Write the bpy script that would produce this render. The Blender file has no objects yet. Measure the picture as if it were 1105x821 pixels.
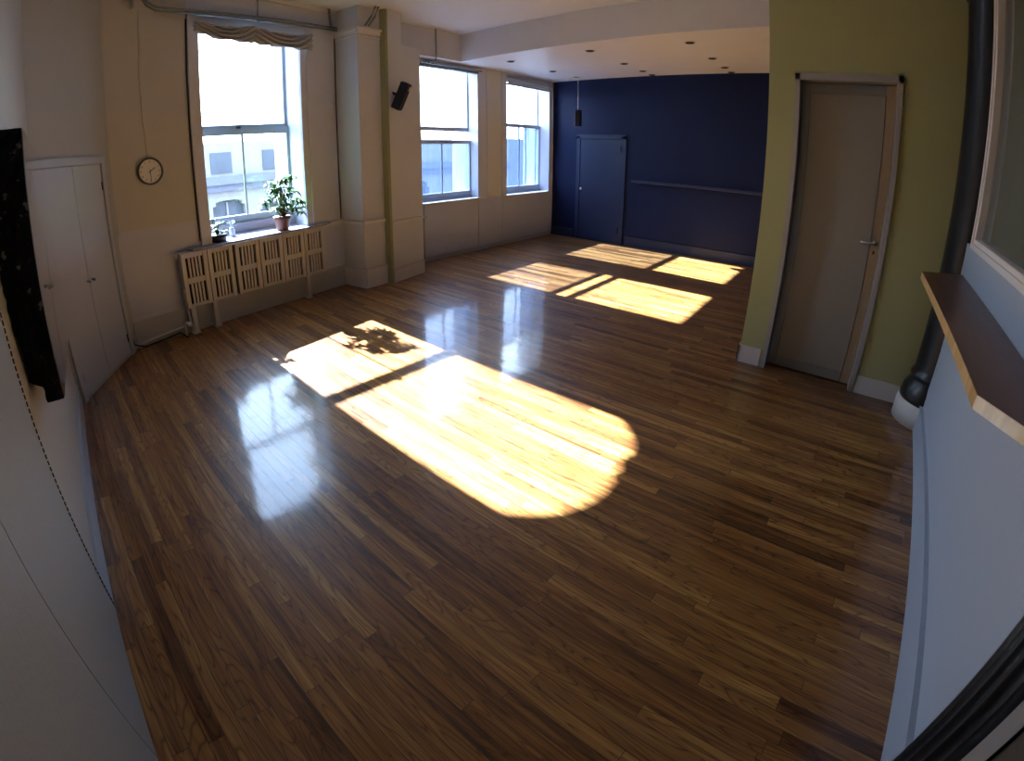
import bpy, bmesh, math, random
from mathutils import Vector, Matrix, noise
random.seed(7)
SC = bpy.context.scene
COL = SC.collection
PI = math.pi

# ---------------------------------------------------------------- materials
def new_mat(name):
    m = bpy.data.materials.new(name); m.use_nodes = True
    nt = m.node_tree; b = nt.nodes['Principled BSDF']
    return m, nt, b
def N(nt, t, **kw):
    n = nt.nodes.new(t)
    for k, v in kw.items(): setattr(n, k, v)
    return n
def lk(nt, a, b): nt.links.new(a, b)
def math_node(nt, op, a, b=None, c=None):
    n = nt.nodes.new('ShaderNodeMath'); n.operation = op
    for i, v in enumerate((a, b, c)):
        if v is None: continue
        if hasattr(v, 'is_linked') or hasattr(v, 'links'): nt.links.new(v, n.inputs[i])
        else: n.inputs[i].default_value = v
    return n.outputs[0]
def paint(name, col, rough=.55, var=.05, scale=3.0, bump=.02, bscale=60, metal=0, spec=.4, coat=0):
    """painted or plain surface with faint mottling and a fine bump"""
    m, nt, b = new_mat(name)
    tc = N(nt, 'ShaderNodeTexCoord')
    nz = N(nt, 'ShaderNodeTexNoise'); nz.inputs['Scale'].default_value = scale; nz.inputs['Detail'].default_value = 4
    lk(nt, tc.outputs['Object'], nz.inputs['Vector'])
    mx = N(nt, 'ShaderNodeMix', data_type='RGBA')
    mx.inputs[6].default_value = tuple(c * (1 - var) for c in col) + (1,)
    mx.inputs[7].default_value = tuple(min(1, c * (1 + var)) for c in col) + (1,)
    lk(nt, nz.outputs['Fac'], mx.inputs[0]); lk(nt, mx.outputs[2], b.inputs['Base Color'])
    b.inputs['Roughness'].default_value = rough; b.inputs['Metallic'].default_value = metal
    b.inputs['Specular IOR Level'].default_value = spec; b.inputs['Coat Weight'].default_value = coat
    if bump:
        n2 = N(nt, 'ShaderNodeTexNoise'); n2.inputs['Scale'].default_value = bscale; n2.inputs['Detail'].default_value = 2
        lk(nt, tc.outputs['Object'], n2.inputs['Vector'])
        bp = N(nt, 'ShaderNodeBump'); bp.inputs['Strength'].default_value = .35; bp.inputs['Distance'].default_value = bump * .1
        lk(nt, n2.outputs['Fac'], bp.inputs['Height']); lk(nt, bp.outputs['Normal'], b.inputs['Normal'])
    return m

def floor_material():
    m, nt, b = new_mat('strip_floor')
    W, LN = .060, 1.0
    tc = N(nt, 'ShaderNodeTexCoord'); sp = N(nt, 'ShaderNodeSeparateXYZ'); lk(nt, tc.outputs['Object'], sp.inputs[0])
    X, Y = sp.outputs[0], sp.outputs[1]
    xs = math_node(nt, 'DIVIDE', X, W)
    row = math_node(nt, 'FLOOR', xs); fx = math_node(nt, 'FRACT', xs)
    wr = N(nt, 'ShaderNodeTexWhiteNoise', noise_dimensions='1D'); lk(nt, row, wr.inputs['W'])
    ys = math_node(nt, 'ADD', math_node(nt, 'DIVIDE', Y, LN), math_node(nt, 'MULTIPLY', wr.outputs['Value'], 13.7))
    col = math_node(nt, 'FLOOR', ys); fy = math_node(nt, 'FRACT', ys)
    cb = N(nt, 'ShaderNodeCombineXYZ'); lk(nt, row, cb.inputs[0]); lk(nt, col, cb.inputs[1])
    wp = N(nt, 'ShaderNodeTexWhiteNoise', noise_dimensions='2D'); lk(nt, cb.outputs[0], wp.inputs['Vector'])
    pid = wp.outputs['Value']
    # grain, stretched along the boards, shifted per plank
    gv = N(nt, 'ShaderNodeCombineXYZ')
    lk(nt, math_node(nt, 'ADD', math_node(nt, 'MULTIPLY', X, 34), math_node(nt, 'MULTIPLY', pid, 91)), gv.inputs[0])
    lk(nt, math_node(nt, 'ADD', math_node(nt, 'MULTIPLY', Y, 1.7), math_node(nt, 'MULTIPLY', pid, 37)), gv.inputs[1])
    g1 = N(nt, 'ShaderNodeTexNoise'); g1.inputs['Scale'].default_value = 1.0; g1.inputs['Detail'].default_value = 5; g1.inputs['Distortion'].default_value = .9
    lk(nt, gv.outputs[0], g1.inputs['Vector'])
    # cathedral figure: contour lines of a smooth field
    cv = N(nt, 'ShaderNodeCombineXYZ')
    lk(nt, math_node(nt, 'ADD', math_node(nt, 'MULTIPLY', X, 13), math_node(nt, 'MULTIPLY', pid, 57)), cv.inputs[0])
    lk(nt, math_node(nt, 'ADD', math_node(nt, 'MULTIPLY', Y, 1.1), math_node(nt, 'MULTIPLY', pid, 23)), cv.inputs[1])
    g2 = N(nt, 'ShaderNodeTexNoise'); g2.inputs['Scale'].default_value = 1.0; g2.inputs['Detail'].default_value = 1
    lk(nt, cv.outputs[0], g2.inputs['Vector'])
    ring = math_node(nt, 'FRACT', math_node(nt, 'MULTIPLY', g2.outputs['Fac'], 17))
    ring = math_node(nt, 'POWER', math_node(nt, 'ABSOLUTE', math_node(nt, 'SUBTRACT', math_node(nt, 'MULTIPLY', ring, 2), 1)), 5)
    # colour
    rp = N(nt, 'ShaderNodeValToRGB'); e = rp.color_ramp.elements
    e[0].position = 0; e[0].color = (.050, .019, .007, 1); e[1].position = 1; e[1].color = (.46, .24, .070, 1)
    for p, c in ((.25, (.150, .054, .015, 1)), (.45, (.235, .098, .026, 1)), (.75, (.30, .142, .040, 1))):
        k = e.new(p); k.color = c
    tone = math_node(nt, 'ADD', math_node(nt, 'MULTIPLY', pid, .66), math_node(nt, 'MULTIPLY', math_node(nt, 'SUBTRACT', g1.outputs['Fac'], .38), 1.5))
    lk(nt, tone, rp.inputs[0])
    mr = N(nt, 'ShaderNodeMix', data_type='RGBA', blend_type='MULTIPLY'); mr.inputs[7].default_value = (.34, .24, .18, 1)
    lk(nt, math_node(nt, 'MULTIPLY', ring, .9), mr.inputs[0]); lk(nt, rp.outputs[0], mr.inputs[6])
    # dark knots
    kn = N(nt, 'ShaderNodeTexVoronoi'); kn.inputs['Scale'].default_value = 1.0
    kv = N(nt, 'ShaderNodeMapping'); kv.inputs['Scale'].default_value = (5.5, 2.6, 1); lk(nt, tc.outputs['Object'], kv.inputs[0]); lk(nt, kv.outputs[0], kn.inputs['Vector'])
    knm = math_node(nt, 'LESS_THAN', kn.outputs['Distance'], .035)
    mk = N(nt, 'ShaderNodeMix', data_type='RGBA'); mk.inputs[7].default_value = (.03, .014, .006, 1)
    lk(nt, math_node(nt, 'MULTIPLY', knm, .75), mk.inputs[0]); lk(nt, mr.outputs[2], mk.inputs[6])
    # joints
    ex = math_node(nt, 'MULTIPLY', math_node(nt, 'MINIMUM', fx, math_node(nt, 'SUBTRACT', 1, fx)), W)
    ey = math_node(nt, 'MULTIPLY', math_node(nt, 'MINIMUM', fy, math_node(nt, 'SUBTRACT', 1, fy)), LN)
    ed = math_node(nt, 'MINIMUM', ex, ey)
    gap = math_node(nt, 'LESS_THAN', ed, .0011)
    mg = N(nt, 'ShaderNodeMix', data_type='RGBA'); mg.inputs[7].default_value = (.018, .009, .004, 1)
    lk(nt, math_node(nt, 'MULTIPLY', gap, .9), mg.inputs[0]); lk(nt, mk.outputs[2], mg.inputs[6])
    lk(nt, mg.outputs[2], b.inputs['Base Color'])
    # gloss with worn variation
    rn = N(nt, 'ShaderNodeTexNoise'); rn.inputs['Scale'].default_value = 2.2; rn.inputs['Detail'].default_value = 5
    lk(nt, tc.outputs['Object'], rn.inputs['Vector'])
    lk(nt, math_node(nt, 'ADD', math_node(nt, 'MULTIPLY', rn.outputs['Fac'], .12), .30), b.inputs['Roughness'])
    b.inputs['Specular IOR Level'].default_value = .3
    b.inputs['Coat Weight'].default_value = .85; b.inputs['Coat IOR'].default_value = 1.5
    lk(nt, math_node(nt, 'ADD', math_node(nt, 'MULTIPLY', rn.outputs['Fac'], .08), math_node(nt, 'MULTIPLY', g1.outputs['Fac'], .10)), b.inputs['Coat Roughness'])
    # boards cup and lie at slightly different angles; lacquer ripples
    wt = N(nt, 'ShaderNodeTexWhiteNoise', noise_dimensions='2D')
    cb2 = N(nt, 'ShaderNodeCombineXYZ'); lk(nt, math_node(nt, 'ADD', row, 91), cb2.inputs[0]); lk(nt, col, cb2.inputs[1]); lk(nt, cb2.outputs[0], wt.inputs['Vector'])
    tilt = math_node(nt, 'MULTIPLY', math_node(nt, 'SUBTRACT', fx, .5), math_node(nt, 'SUBTRACT', wt.outputs['Value'], .5))
    n3 = N(nt, 'ShaderNodeTexNoise'); n3.inputs['Scale'].default_value = 5; n3.inputs['Detail'].default_value = 3
    lk(nt, tc.outputs['Object'], n3.inputs['Vector'])
    h = math_node(nt, 'ADD', math_node(nt, 'MULTIPLY', tilt, .0008), math_node(nt, 'MULTIPLY', n3.outputs['Fac'], .0010))
    h = math_node(nt, 'ADD', h, math_node(nt, 'MULTIPLY', g1.outputs['Fac'], .00010))
    h = math_node(nt, 'SUBTRACT', h, math_node(nt, 'MULTIPLY', gap, .0007))
    bp = N(nt, 'ShaderNodeBump'); bp.inputs['Strength'].default_value = 1.0; bp.inputs['Distance'].default_value = 1.0
    lk(nt, h, bp.inputs['Height']); lk(nt, bp.outputs['Normal'], b.inputs['Normal']); lk(nt, bp.outputs['Normal'], b.inputs['Coat Normal'])
    return m

def wood_material(name, c0, c1, rough=.3, sc=(3, 40, 40), coat=.4):
    m, nt, b = new_mat(name)
    tc = N(nt, 'ShaderNodeTexCoord'); mp = N(nt, 'ShaderNodeMapping'); mp.inputs['Scale'].default_value = sc
    lk(nt, tc.outputs['Object'], mp.inputs[0])
    nz = N(nt, 'ShaderNodeTexNoise'); nz.inputs['Scale'].default_value = 1; nz.inputs['Detail'].default_value = 5; nz.inputs['Distortion'].default_value = .7
    lk(nt, mp.outputs[0], nz.inputs['Vector'])
    rp = N(nt, 'ShaderNodeValToRGB'); rp.color_ramp.elements[0].position = .3; rp.color_ramp.elements[1].position = .7
    rp.color_ramp.elements[0].color = c0 + (1,); rp.color_ramp.elements[1].color = c1 + (1,)
    lk(nt, nz.outputs['Fac'], rp.inputs[0]); lk(nt, rp.outputs[0], b.inputs['Base Color'])
    b.inputs['Roughness'].default_value = rough; b.inputs['Coat Weight'].default_value = coat; b.inputs['Coat Roughness'].default_value = .12
    return m

def glass_material(name, tint=(1, 1, 1), refl=.08, haze=0.0, haze_col=(.5, .58, .7), streak=False, film='ShaderNodeBsdfTranslucent'):
    """thin pane: lets light straight through, reflects a little, optional translucent film"""
    m, nt, b = new_mat(name); nt.nodes.remove(b); out = nt.nodes['Material Output']
    tr = N(nt, 'ShaderNodeBsdfTransparent'); tr.inputs[0].default_value = tint + (1,)
    gl = N(nt, 'ShaderNodeBsdfGlossy'); gl.inputs['Roughness'].default_value = .02
    fr = N(nt, 'ShaderNodeLayerWeight'); fr.inputs['Blend'].default_value = .5
    mx = N(nt, 'ShaderNodeMixShader'); lk(nt, math_node(nt, 'ADD', math_node(nt, 'MULTIPLY', math_node(nt, 'POWER', fr.outputs['Facing'], 5), .8), refl * .5), mx.inputs[0])
    base = tr.outputs[0]
    if haze > 0:
        tl = N(nt, film); tl.inputs[0].default_value = haze_col + (1,)
        mh = N(nt, 'ShaderNodeMixShader'); lk(nt, tr.outputs[0], mh.inputs[1]); lk(nt, tl.outputs[0], mh.inputs[2])
        if streak:
            tc = N(nt, 'ShaderNodeTexCoord'); mp = N(nt, 'ShaderNodeMapping'); mp.inputs['Scale'].default_value = (26, 1, 2.2)
            lk(nt, tc.outputs['Object'], mp.inputs[0])
            nz = N(nt, 'ShaderNodeTexNoise'); nz.inputs['Scale'].default_value = 1; nz.inputs['Detail'].default_value = 4
            lk(nt, mp.outputs[0], nz.inputs['Vector'])
            lk(nt, math_node(nt, 'MULTIPLY', math_node(nt, 'ADD', nz.outputs['Fac'], .25), haze), mh.inputs[0])
        else: mh.inputs[0].default_value = haze
        base = mh.outputs[0]
    lk(nt, base, mx.inputs[1]); lk(nt, gl.outputs[0], mx.inputs[2]); lk(nt, mx.outputs[0], out.inputs[0])
    return m

def peeling_material():
    m, nt, b = new_mat('peeling_black')
    tc = N(nt, 'ShaderNodeTexCoord'); nz = N(nt, 'ShaderNodeTexNoise'); nz.inputs['Scale'].default_value = 24; nz.inputs['Detail'].default_value = 8
    lk(nt, tc.outputs['Object'], nz.inputs['Vector'])
    rp = N(nt, 'ShaderNodeValToRGB'); rp.color_ramp.elements[0].position = .64; rp.color_ramp.elements[1].position = .67
    rp.color_ramp.elements[0].color = (.004, .005, .010, 1); rp.color_ramp.elements[1].color = (.10, .11, .11, 1)
    lk(nt, nz.outputs['Fac'], rp.inputs[0]); lk(nt, rp.outputs[0], b.inputs['Base Color'])
    b.inputs['Roughness'].default_value = .75; b.inputs['Specular IOR Level'].default_value = .15
    return m

M = {}
M['floor'] = floor_material()
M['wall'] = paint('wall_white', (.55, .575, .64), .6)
M['wall_lilac'] = paint('wall_lilac', (.50, .53, .63), .42, spec=.5)
M['wall_tan'] = paint('wall_tan', (.50, .495, .46), .6)
M['wall_cream'] = paint('wall_cream', (.60, .60, .54), .55)
M['wall_left'] = paint('wall_left', (.37, .39, .40), .5, var=.03, scale=1.2)  # whitish wall, its colour lowered to carry the lens vignetting
M['wall_near_dimmed'] = paint('wall_near_dimmed', (.26, .285, .30), .42, var=.03, scale=1.2)  # near stretch darker still, vignetting put into the colour
M['closet'] = paint('closet_paint', (.41, .45, .53), .33, spec=.5)
M['ceiling'] = paint('ceiling_white', (.64, .66, .70), .6, bscale=25, bump=.03)
M['ceiling_low'] = paint('ceiling_satin', (.74, .76, .80), .40, bscale=8, bump=.05, spec=.5)
M['blue'] = paint('navy_paint', (.008, .014, .050), .55, var=.10, scale=1.5, spec=.12)
M['blue_trim'] = paint('navy_trim', (.017, .028, .072), .4, var=.08, spec=.3)
M['green'] = paint('olive_green', (.40, .42, .21), .55, var=.03)
M['green_strip'] = paint('olive_strip', (.27, .30, .18), .5)
M['trim'] = paint('trim_white', (.66, .65, .66), .38, spec=.5)
M['grey_trim'] = paint('trim_grey', (.42, .44, .46), .4, spec=.5)  # mid grey for skirtings, brackets and pipes
M['white_wall'] = paint('half_wall_dimmed', (.34, .40, .50), .42, var=.02, scale=1.5, spec=.5)  # white wall dimmed in its colour, standing in for vignetting
M['rad'] = paint('radiator_cream', (.52, .52, .52), .4, spec=.5)
M['dark'] = paint('dark_gap', (.012, .012, .015), .8)
M['pipe'] = paint('conduit_steel', (.20, .22, .23), .4, metal=.7)
M['darkpipe'] = paint('dark_pipe', (.02, .024, .045), .5)
M['black_iron'] = paint('black_iron', (.010, .012, .016), .30, spec=.3, bump=.05, bscale=30)
M['black'] = paint('black_plastic', (.006, .007, .014), .5, spec=.25)
M['frame_blue'] = paint('sash_bluegrey', (.33, .38, .46), .4, spec=.5)
M['sill'] = paint('sill_slate', (.28, .27, .34), .3, spec=.5)
M['chrome'] = paint('chrome', (.62, .63, .65), .2, metal=1, bump=0)
M['nickel'] = paint('nickel', (.35, .35, .37), .3, metal=1, bump=0)
M['door_frame'] = paint('door_frame_grey', (.36, .36, .37), .4)
M['alu'] = paint('door_aluminium', (.25, .26, .245), .35, metal=.35)
M['frosted'] = paint('frosted_door_glass', (.28, .27, .235), .38, var=.02, bump=0, spec=.6)
M['stile_reflection'] = paint('stile_reflection', (.34, .27, .18), .4)  # tan colour stands in for a reflection on the stile
M['valance'] = paint('valance_cloth', (.40, .40, .39), .8, bscale=200)
M['terracotta'] = paint('terracotta', (.13, .055, .035), .7)
M['pot'] = paint('pot_dark', (.03, .035, .05), .5)
M['leaf'] = paint('leaf_green', (.075, .20, .03), .4, var=.25, scale=14, bump=0)
M['leaf2'] = paint('leaf_dark', (.03, .11, .035), .5, var=.2, scale=14, bump=0)
M['stem'] = paint('stem', (.13, .11, .05), .7)
M['soil'] = paint('soil', (.03, .02, .012), .9, bump=.1)
M['clock_face'] = paint('clock_face', (.78, .78, .78), .4, bump=0)
M['clock_rim'] = paint('clock_rim', (.10, .11, .12), .3, metal=.5, bump=0)
M['ledge'] = wood_material('ledge_wood', (.075, .020, .007), (.12, .04, .014), .3, (2.2, 30, 30), .12)
M['ledge_edge'] = wood_material('ledge_edge', (.40, .24, .09), (.66, .46, .21), .35, (14, 3, 3), .3)
M['mirror'] = paint('mirror_silver', (.80, .80, .84), .03, metal=1, var=0, bump=0)
M['peel'] = peeling_material()
M['glass'] = glass_material('window_glass', (.93, .97, 1.0))
M['frost'] = glass_material('streaky_glass', (.78, .86, 1.0), haze=.45, haze_col=(.014, .022, .038), streak=True)
M['room_glass'] = glass_material('partition_glass', (.60, .68, .66), refl=.16, haze=.55, haze_col=(.16, .19, .185), film='ShaderNodeBsdfDiffuse')
M['stone'] = paint('facade_stone', (.15, .15, .155), .8, var=.22, scale=2.2, bump=.1, bscale=9)
M['stone2'] = paint('facade_band', (.075, .082, .11), .8, var=.15, scale=2)
M['facade_glass'] = paint('facade_glass', (.035, .045, .06), .6, var=.3, scale=2)
M['street'] = paint('street', (.20, .20, .21), .8)
M['brown'] = paint('brown_panel', (.035, .022, .012), .5)
M['blind'] = paint('blind_cloth', (.36, .40, .44), .7)
M['jar'] = paint('jar_white', (.75, .82, .88), .15, bump=0, spec=.7)

# ---------------------------------------------------------------- geometry helpers
def obj(name, bm, mat, parent=None, smooth=False, bevel=0, **props):
    me = bpy.data.meshes.new(name)
    bmesh.ops.recalc_face_normals(bm, faces=bm.faces)
    if smooth:
        for f in bm.faces: f.smooth = True
    bm.to_mesh(me); bm.free(); me.materials.append(mat)
    o = bpy.data.objects.new(name, me); COL.objects.link(o)
    if parent is not None: o.parent = parent
    if bevel:
        md = o.modifiers.new('bevel', 'BEVEL'); md.width = bevel; md.segments = 2; md.limit_method = 'ANGLE'
    for k, v in props.items(): o[k] = v
    return o
def struct(name, bm, mat, parent=None, **k):
    if parent is None: k['kind'] = 'structure'
    return obj(name, bm, mat, parent, **k)
def root(name, loc=(0, 0, 0), rot=(0, 0, 0), **props):
    o = bpy.data.objects.new(name, None); COL.objects.link(o); o.location = loc; o.rotation_euler = rot
    o.empty_display_size = .1
    for k, v in props.items(): o[k] = v
    return o
def B(): return bmesh.new()
def box(bm, x0, x1, y0, y1, z0, z1):
    v = [bm.verts.new(p) for p in ((x0,y0,z0),(x1,y0,z0),(x1,y1,z0),(x0,y1,z0),(x0,y0,z1),(x1,y0,z1),(x1,y1,z1),(x0,y1,z1))]
    for f in ((0,1,2,3),(4,5,6,7),(0,1,5,4),(1,2,6,5),(2,3,7,6),(3,0,4,7)): bm.faces.new([v[i] for i in f])
    return bm
def prism(bm, pts, z0, z1):
    """vertical prism over a plan polygon"""
    lo = [bm.verts.new((x, y, z0)) for x, y in pts]; hi = [bm.verts.new((x, y, z1)) for x, y in pts]
    bm.faces.new(lo); bm.faces.new(hi); n = len(pts)
    for i in range(n): bm.faces.new((lo[i], lo[(i+1) % n], hi[(i+1) % n], hi[i]))
    return bm
class Fr:
    """a vertical plane through plan points a, b: s along it, d out into the room, z up"""
    def __init__(s, a, b, flip=False):
        s.a = Vector(a); s.t = (Vector(b) - s.a).normalized(); s.L = (Vector(b) - s.a).length
        s.n = Vector((s.t.y, -s.t.x)) * (-1 if flip else 1)
    def p(s, u, d, z):
        q = s.a + s.t * u + s.n * d; return Vector((q.x, q.y, z))
    def box(s, bm, u0, u1, d0, d1, z0, z1):
        v = [bm.verts.new(s.p(*c)) for c in ((u0,d0,z0),(u1,d0,z0),(u1,d1,z0),(u0,d1,z0),(u0,d0,z1),(u1,d0,z1),(u1,d1,z1),(u0,d1,z1))]
        for f in ((0,1,2,3),(4,5,6,7),(0,1,5,4),(1,2,6,5),(2,3,7,6),(3,0,4,7)): bm.faces.new([v[i] for i in f])
        return bm
    def hole(s, bm, u0, u1, z0, z1, hu0, hu1, hz0, hz1, d0, d1):
        s.box(bm, u0, hu0, d0, d1, z0, z1); s.box(bm, hu1, u1, d0, d1, z0, z1)
        if hz0 > z0: s.box(bm, hu0, hu1, d0, d1, z0, hz0)
        if hz1 < z1: s.box(bm, hu0, hu1, d0, d1, hz1, z1)
        return bm
    def rot(s): return math.atan2(s.t.y, s.t.x)
def tube(bm, pts, r, seg=10, caps=True):
    pts = [Vector(p) for p in pts]; rings = []
    for i, p in enumerate(pts):
        d = (pts[min(i+1, len(pts)-1)] - pts[max(i-1, 0)]).normalized()
        up = Vector((0, 0, 1)) if abs(d.z) < .9 else Vector((1, 0, 0))
        a = d.cross(up).normalized(); b = d.cross(a)
        rr = r[i] if isinstance(r, (list, tuple)) else r
        rings.append([bm.verts.new(p + (a*math.cos(2*PI*k/seg) + b*math.sin(2*PI*k/seg)) * rr) for k in range(seg)])
    for A, C in zip(rings, rings[1:]):
        for k in range(seg): bm.faces.new((A[k], A[(k+1) % seg], C[(k+1) % seg], C[k]))
    if caps: bm.faces.new(rings[0]); bm.faces.new(rings[-1])
    return bm
def lathe(bm, prof, c=(0, 0, 0), seg=32, rfun=None):
    """prof: list of (radius, z)"""
    rings = []
    for r, z in prof:
        ring = []
        for k in range(seg):
            a = 2*PI*k/seg; q = r * (rfun(a, z) if rfun else 1)
            ring.append(bm.verts.new((c[0] + q*math.cos(a), c[1] + q*math.sin(a), c[2] + z)))
        rings.append(ring)
    for A, C in zip(rings, rings[1:]):
        for k in range(seg): bm.faces.new((A[k], A[(k+1) % seg], C[(k+1) % seg], C[k]))
    bm.faces.new(rings[0]); bm.faces.new(rings[-1])
    return bm
def xform(bm, mat):
    bmesh.ops.transform(bm, matrix=mat, verts=bm.verts); return bm
def copy_tree(o, parent=None):
    c = o.copy(); COL.objects.link(c); c.parent = parent
    for ch in [x for x in bpy.data.objects if x.parent == o]: copy_tree(ch, c)
    return c

# ---------------------------------------------------------------- key places (metres)
ZH, ZL = 3.52, 3.10            # high and dropped ceiling
XB = 8.38                      # navy wall
YB = 5.39                      # far window wall face
YE = 6.0                       # outer face of the street wall
XG = 4.236                     # green wall
A1, A2, A3 = (-.157, 3.83), (.484, 4.80), (3.27, 5.23)     # closet corner, bay corner, pier corner
LEFT = Fr((-.157, 3.83), (-.298, 1.015), True)             # left wall, runs back towards the camera
CLO = Fr(A1, A2)                                           # closet wall
BAY = Fr(A2, A3)                                           # window bay wall
def yb(x): return A2[1] + (x - A2[0]) * (A3[1] - A2[1]) / (A3[0] - A2[0])
RIGHT = Fr((3.93, -.836), (1.02, -.697), True)            # white half wall
if LEFT.n.x < 0: LEFT.n = -LEFT.n
if RIGHT.n.y < 0: RIGHT.n = -RIGHT.n

# ---------------------------------------------------------------- room shell
struct('floor', box(B(), -1.2, 9.2, -4, 6.2, -.12, 0), M['floor'])
bm = B(); box(bm, -1.4, 5.5, -4.2, 5.63, ZH, ZH + .15)
struct('ceiling', bm, M['ceiling'])
bm = B()
box(bm, 5.5, 9.2, -4.2, 5.54, ZL, ZH + .15)               # dropped ceiling with its soffit face
box(bm, 4.62, 5.5, 5.51, 5.54, ZL, ZH); box(bm, 4.62, 5.5, 5.215, 5.51, ZL, ZL + .02)                     # over the window recess
struct('ceiling_lowered', bm, M['ceiling_low'])
# street wall -------------------------------------------------
bm = B()
prism(bm, [A2, (1.45, yb(1.45)), (1.43, YE), (.2, YE), (.2, 5.0)], 0, ZH)
struct('wall_bay_left', bm, M['wall']); bm = B()
prism(bm, [(2.70, yb(2.70)), A3, (3.4, 5.3), (3.4, YE), (2.73, YE)], 0, ZH)
struct('wall_bay_right', bm, M['wall']); bm = B()
prism(bm, [(1.45, yb(1.45)), (2.70, yb(2.70)), (2.73, YE), (1.43, YE)], 0, .86)
struct('wall_bay_below', bm, M['wall']); bm = B()
prism(bm, [(1.45, yb(1.45)), (2.70, yb(2.70)), (2.70, yb(2.70) + .10), (1.45, yb(1.45) + .10)], 3.14, ZH)
# segmental brick arch at the outside of the opening
n = 16; x0, x1 = 1.43, 2.73
for i in range(n):
    xa, xb_ = x0 + (x1-x0)*i/n, x0 + (x1-x0)*(i+1)/n
    za, zb = [3.27 + .26*(1 - abs((x - 2.08)/.65)**3) for x in (xa, xb_)]
    v = [bm.verts.new(p) for p in ((xa,5.62,za),(xb_,5.62,zb),(xb_,5.70,zb),(xa,5.70,za),(xa,5.62,ZH+.2),(xb_,5.62,ZH+.2),(xb_,5.70,ZH+.2),(xa,5.70,ZH+.2))]
    for f in ((0,1,2,3),(4,5,6,7),(0,1,5,4),(1,2,6,5),(2,3,7,6),(3,0,4,7)): bm.faces.new([v[k] for k in f])
struct('wall_bay_above', bm, M['wall'])
bm = B()
box(bm, 3.4, 4.78, 5.42, YE, 0, ZH)
box(bm, 6.08, 6.83, YB, YE, 0, ZL); box(bm, 8.19, 9.0, YB, YE, 0, ZL)
box(bm, 4.78, 6.08, YB, YE, 0, .90); box(bm, 6.83, 8.19, YB, YE, 0, .89)
box(bm, 4.78, 6.08, YB, YB + .14, 3.02, ZL); box(bm, 6.83, 8.19, YB, YB + .14, 2.99, ZL)
struct('wall_window_far', bm, M['wall'])
# header over the recess, and the plain wall between pier and recess
bm = B(); box(bm, 3.9, 5.5, 5.20, 5.5, ZL + .021, ZH); box(bm, 4.62, 5.5, 5.20, 5.214, ZL, ZL + .021); box(bm, 3.9, 4.62, 5.20, 5.5, 0, ZL + .021)
struct('wall_header', bm, M['wall'])
# pier: left part, green-sided step, right part
bm = B()
prism(bm, [(3.27, 5.3), (3.27, 5.23), (3.34, 4.85), (3.72, 4.875), (3.72, 5.3)], 0, ZH)
struct('wall_pier', bm, M['wall'])
bm = B()
prism(bm, [(3.755, 4.80), (4.40, 4.93), (4.40, 5.25), (3.755, 5.25)], 0, ZL)
prism(bm, [(3.755, 4.80), (4.02, 4.853), (4.02, 5.25), (3.755, 5.25)], ZL, ZH)
struct('wall_pier_right', bm, M['wall'])
bm = B(); prism(bm, [(3.685, 4.868), (3.715, 4.80), (3.755, 4.798), (3.755, 4.88)], 0, ZH)
struct('trim_1', bm, M['green_strip'])
# left wall: panelled stretch beyond, smooth stretch near the camera
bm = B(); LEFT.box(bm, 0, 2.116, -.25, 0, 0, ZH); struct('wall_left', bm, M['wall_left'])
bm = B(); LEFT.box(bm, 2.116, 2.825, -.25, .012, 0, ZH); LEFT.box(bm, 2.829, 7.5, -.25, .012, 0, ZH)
struct('wall_left_near', bm, M['wall_near_dimmed'])
bm = B(); LEFT.box(bm, 2.80, 2.85, -.2, .009, 0, ZH); struct('trim_2', bm, M['dark'])
# closet wall
bm = B(); CLO.hole(bm, -.1, CLO.L + .05, 0, ZH, .10, CLO.L - .165, .03, 1.79, -.10, 0)
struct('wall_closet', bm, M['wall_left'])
bm = B(); CLO.box(bm, -.1, CLO.L + .1, -.5, -.12, 0, ZH); struct('wall_closet_back', bm, M['dark'])
# navy wall and hidden end of the room
struct('wall_navy', box(B(), XB, XB + .25, -1.6, 5.9, 0, ZL), M['blue'])
struct('wall_far_side', box(B(), XG + .1, XB + .2, -1.7, -1.5, 0, ZL), M['blue'])
# green wall around its door
bm = B()
Gz = 2.375
box(bm, XG, XG + .17, .42, .655, 0, ZH); box(bm, XG, XG + .17, -1.7, -.32, 0, ZH); box(bm, XG, XG + .17, -.32, .42, Gz, ZH)
struct('wall_green', bm, M['green'])
struct('wall_behind_green', box(B(), XG + .17, XG + .3, -1.7, .655, 0, ZH), M['blue'])
# white half wall with glazed partition above
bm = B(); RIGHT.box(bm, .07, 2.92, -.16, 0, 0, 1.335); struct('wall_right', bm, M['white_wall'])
bm = B(); RIGHT.box(bm, -.5, 6, -1.4, -1.2, 0, ZH); struct('wall_right_beyond', bm, M['wall_left'])
bm = B(); RIGHT.box(bm, .0, 2.92, -.16, -.02, 2.95, ZH); struct('wall_right_top', bm, M['trim'])
bm = B(); box(bm, -1.2, 5, -4.15, -4.0, 0, ZH); struct('wall_back', bm, M['brown'])  # unseen wall, coloured dark to cut bounce light near the camera
bm = B(); box(bm, 4.4, 4.6, -4.1, -1.6, 0, ZH); struct('wall_back_side', bm, M['brown'])  # also unseen and kept dark to dim the near end

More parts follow.
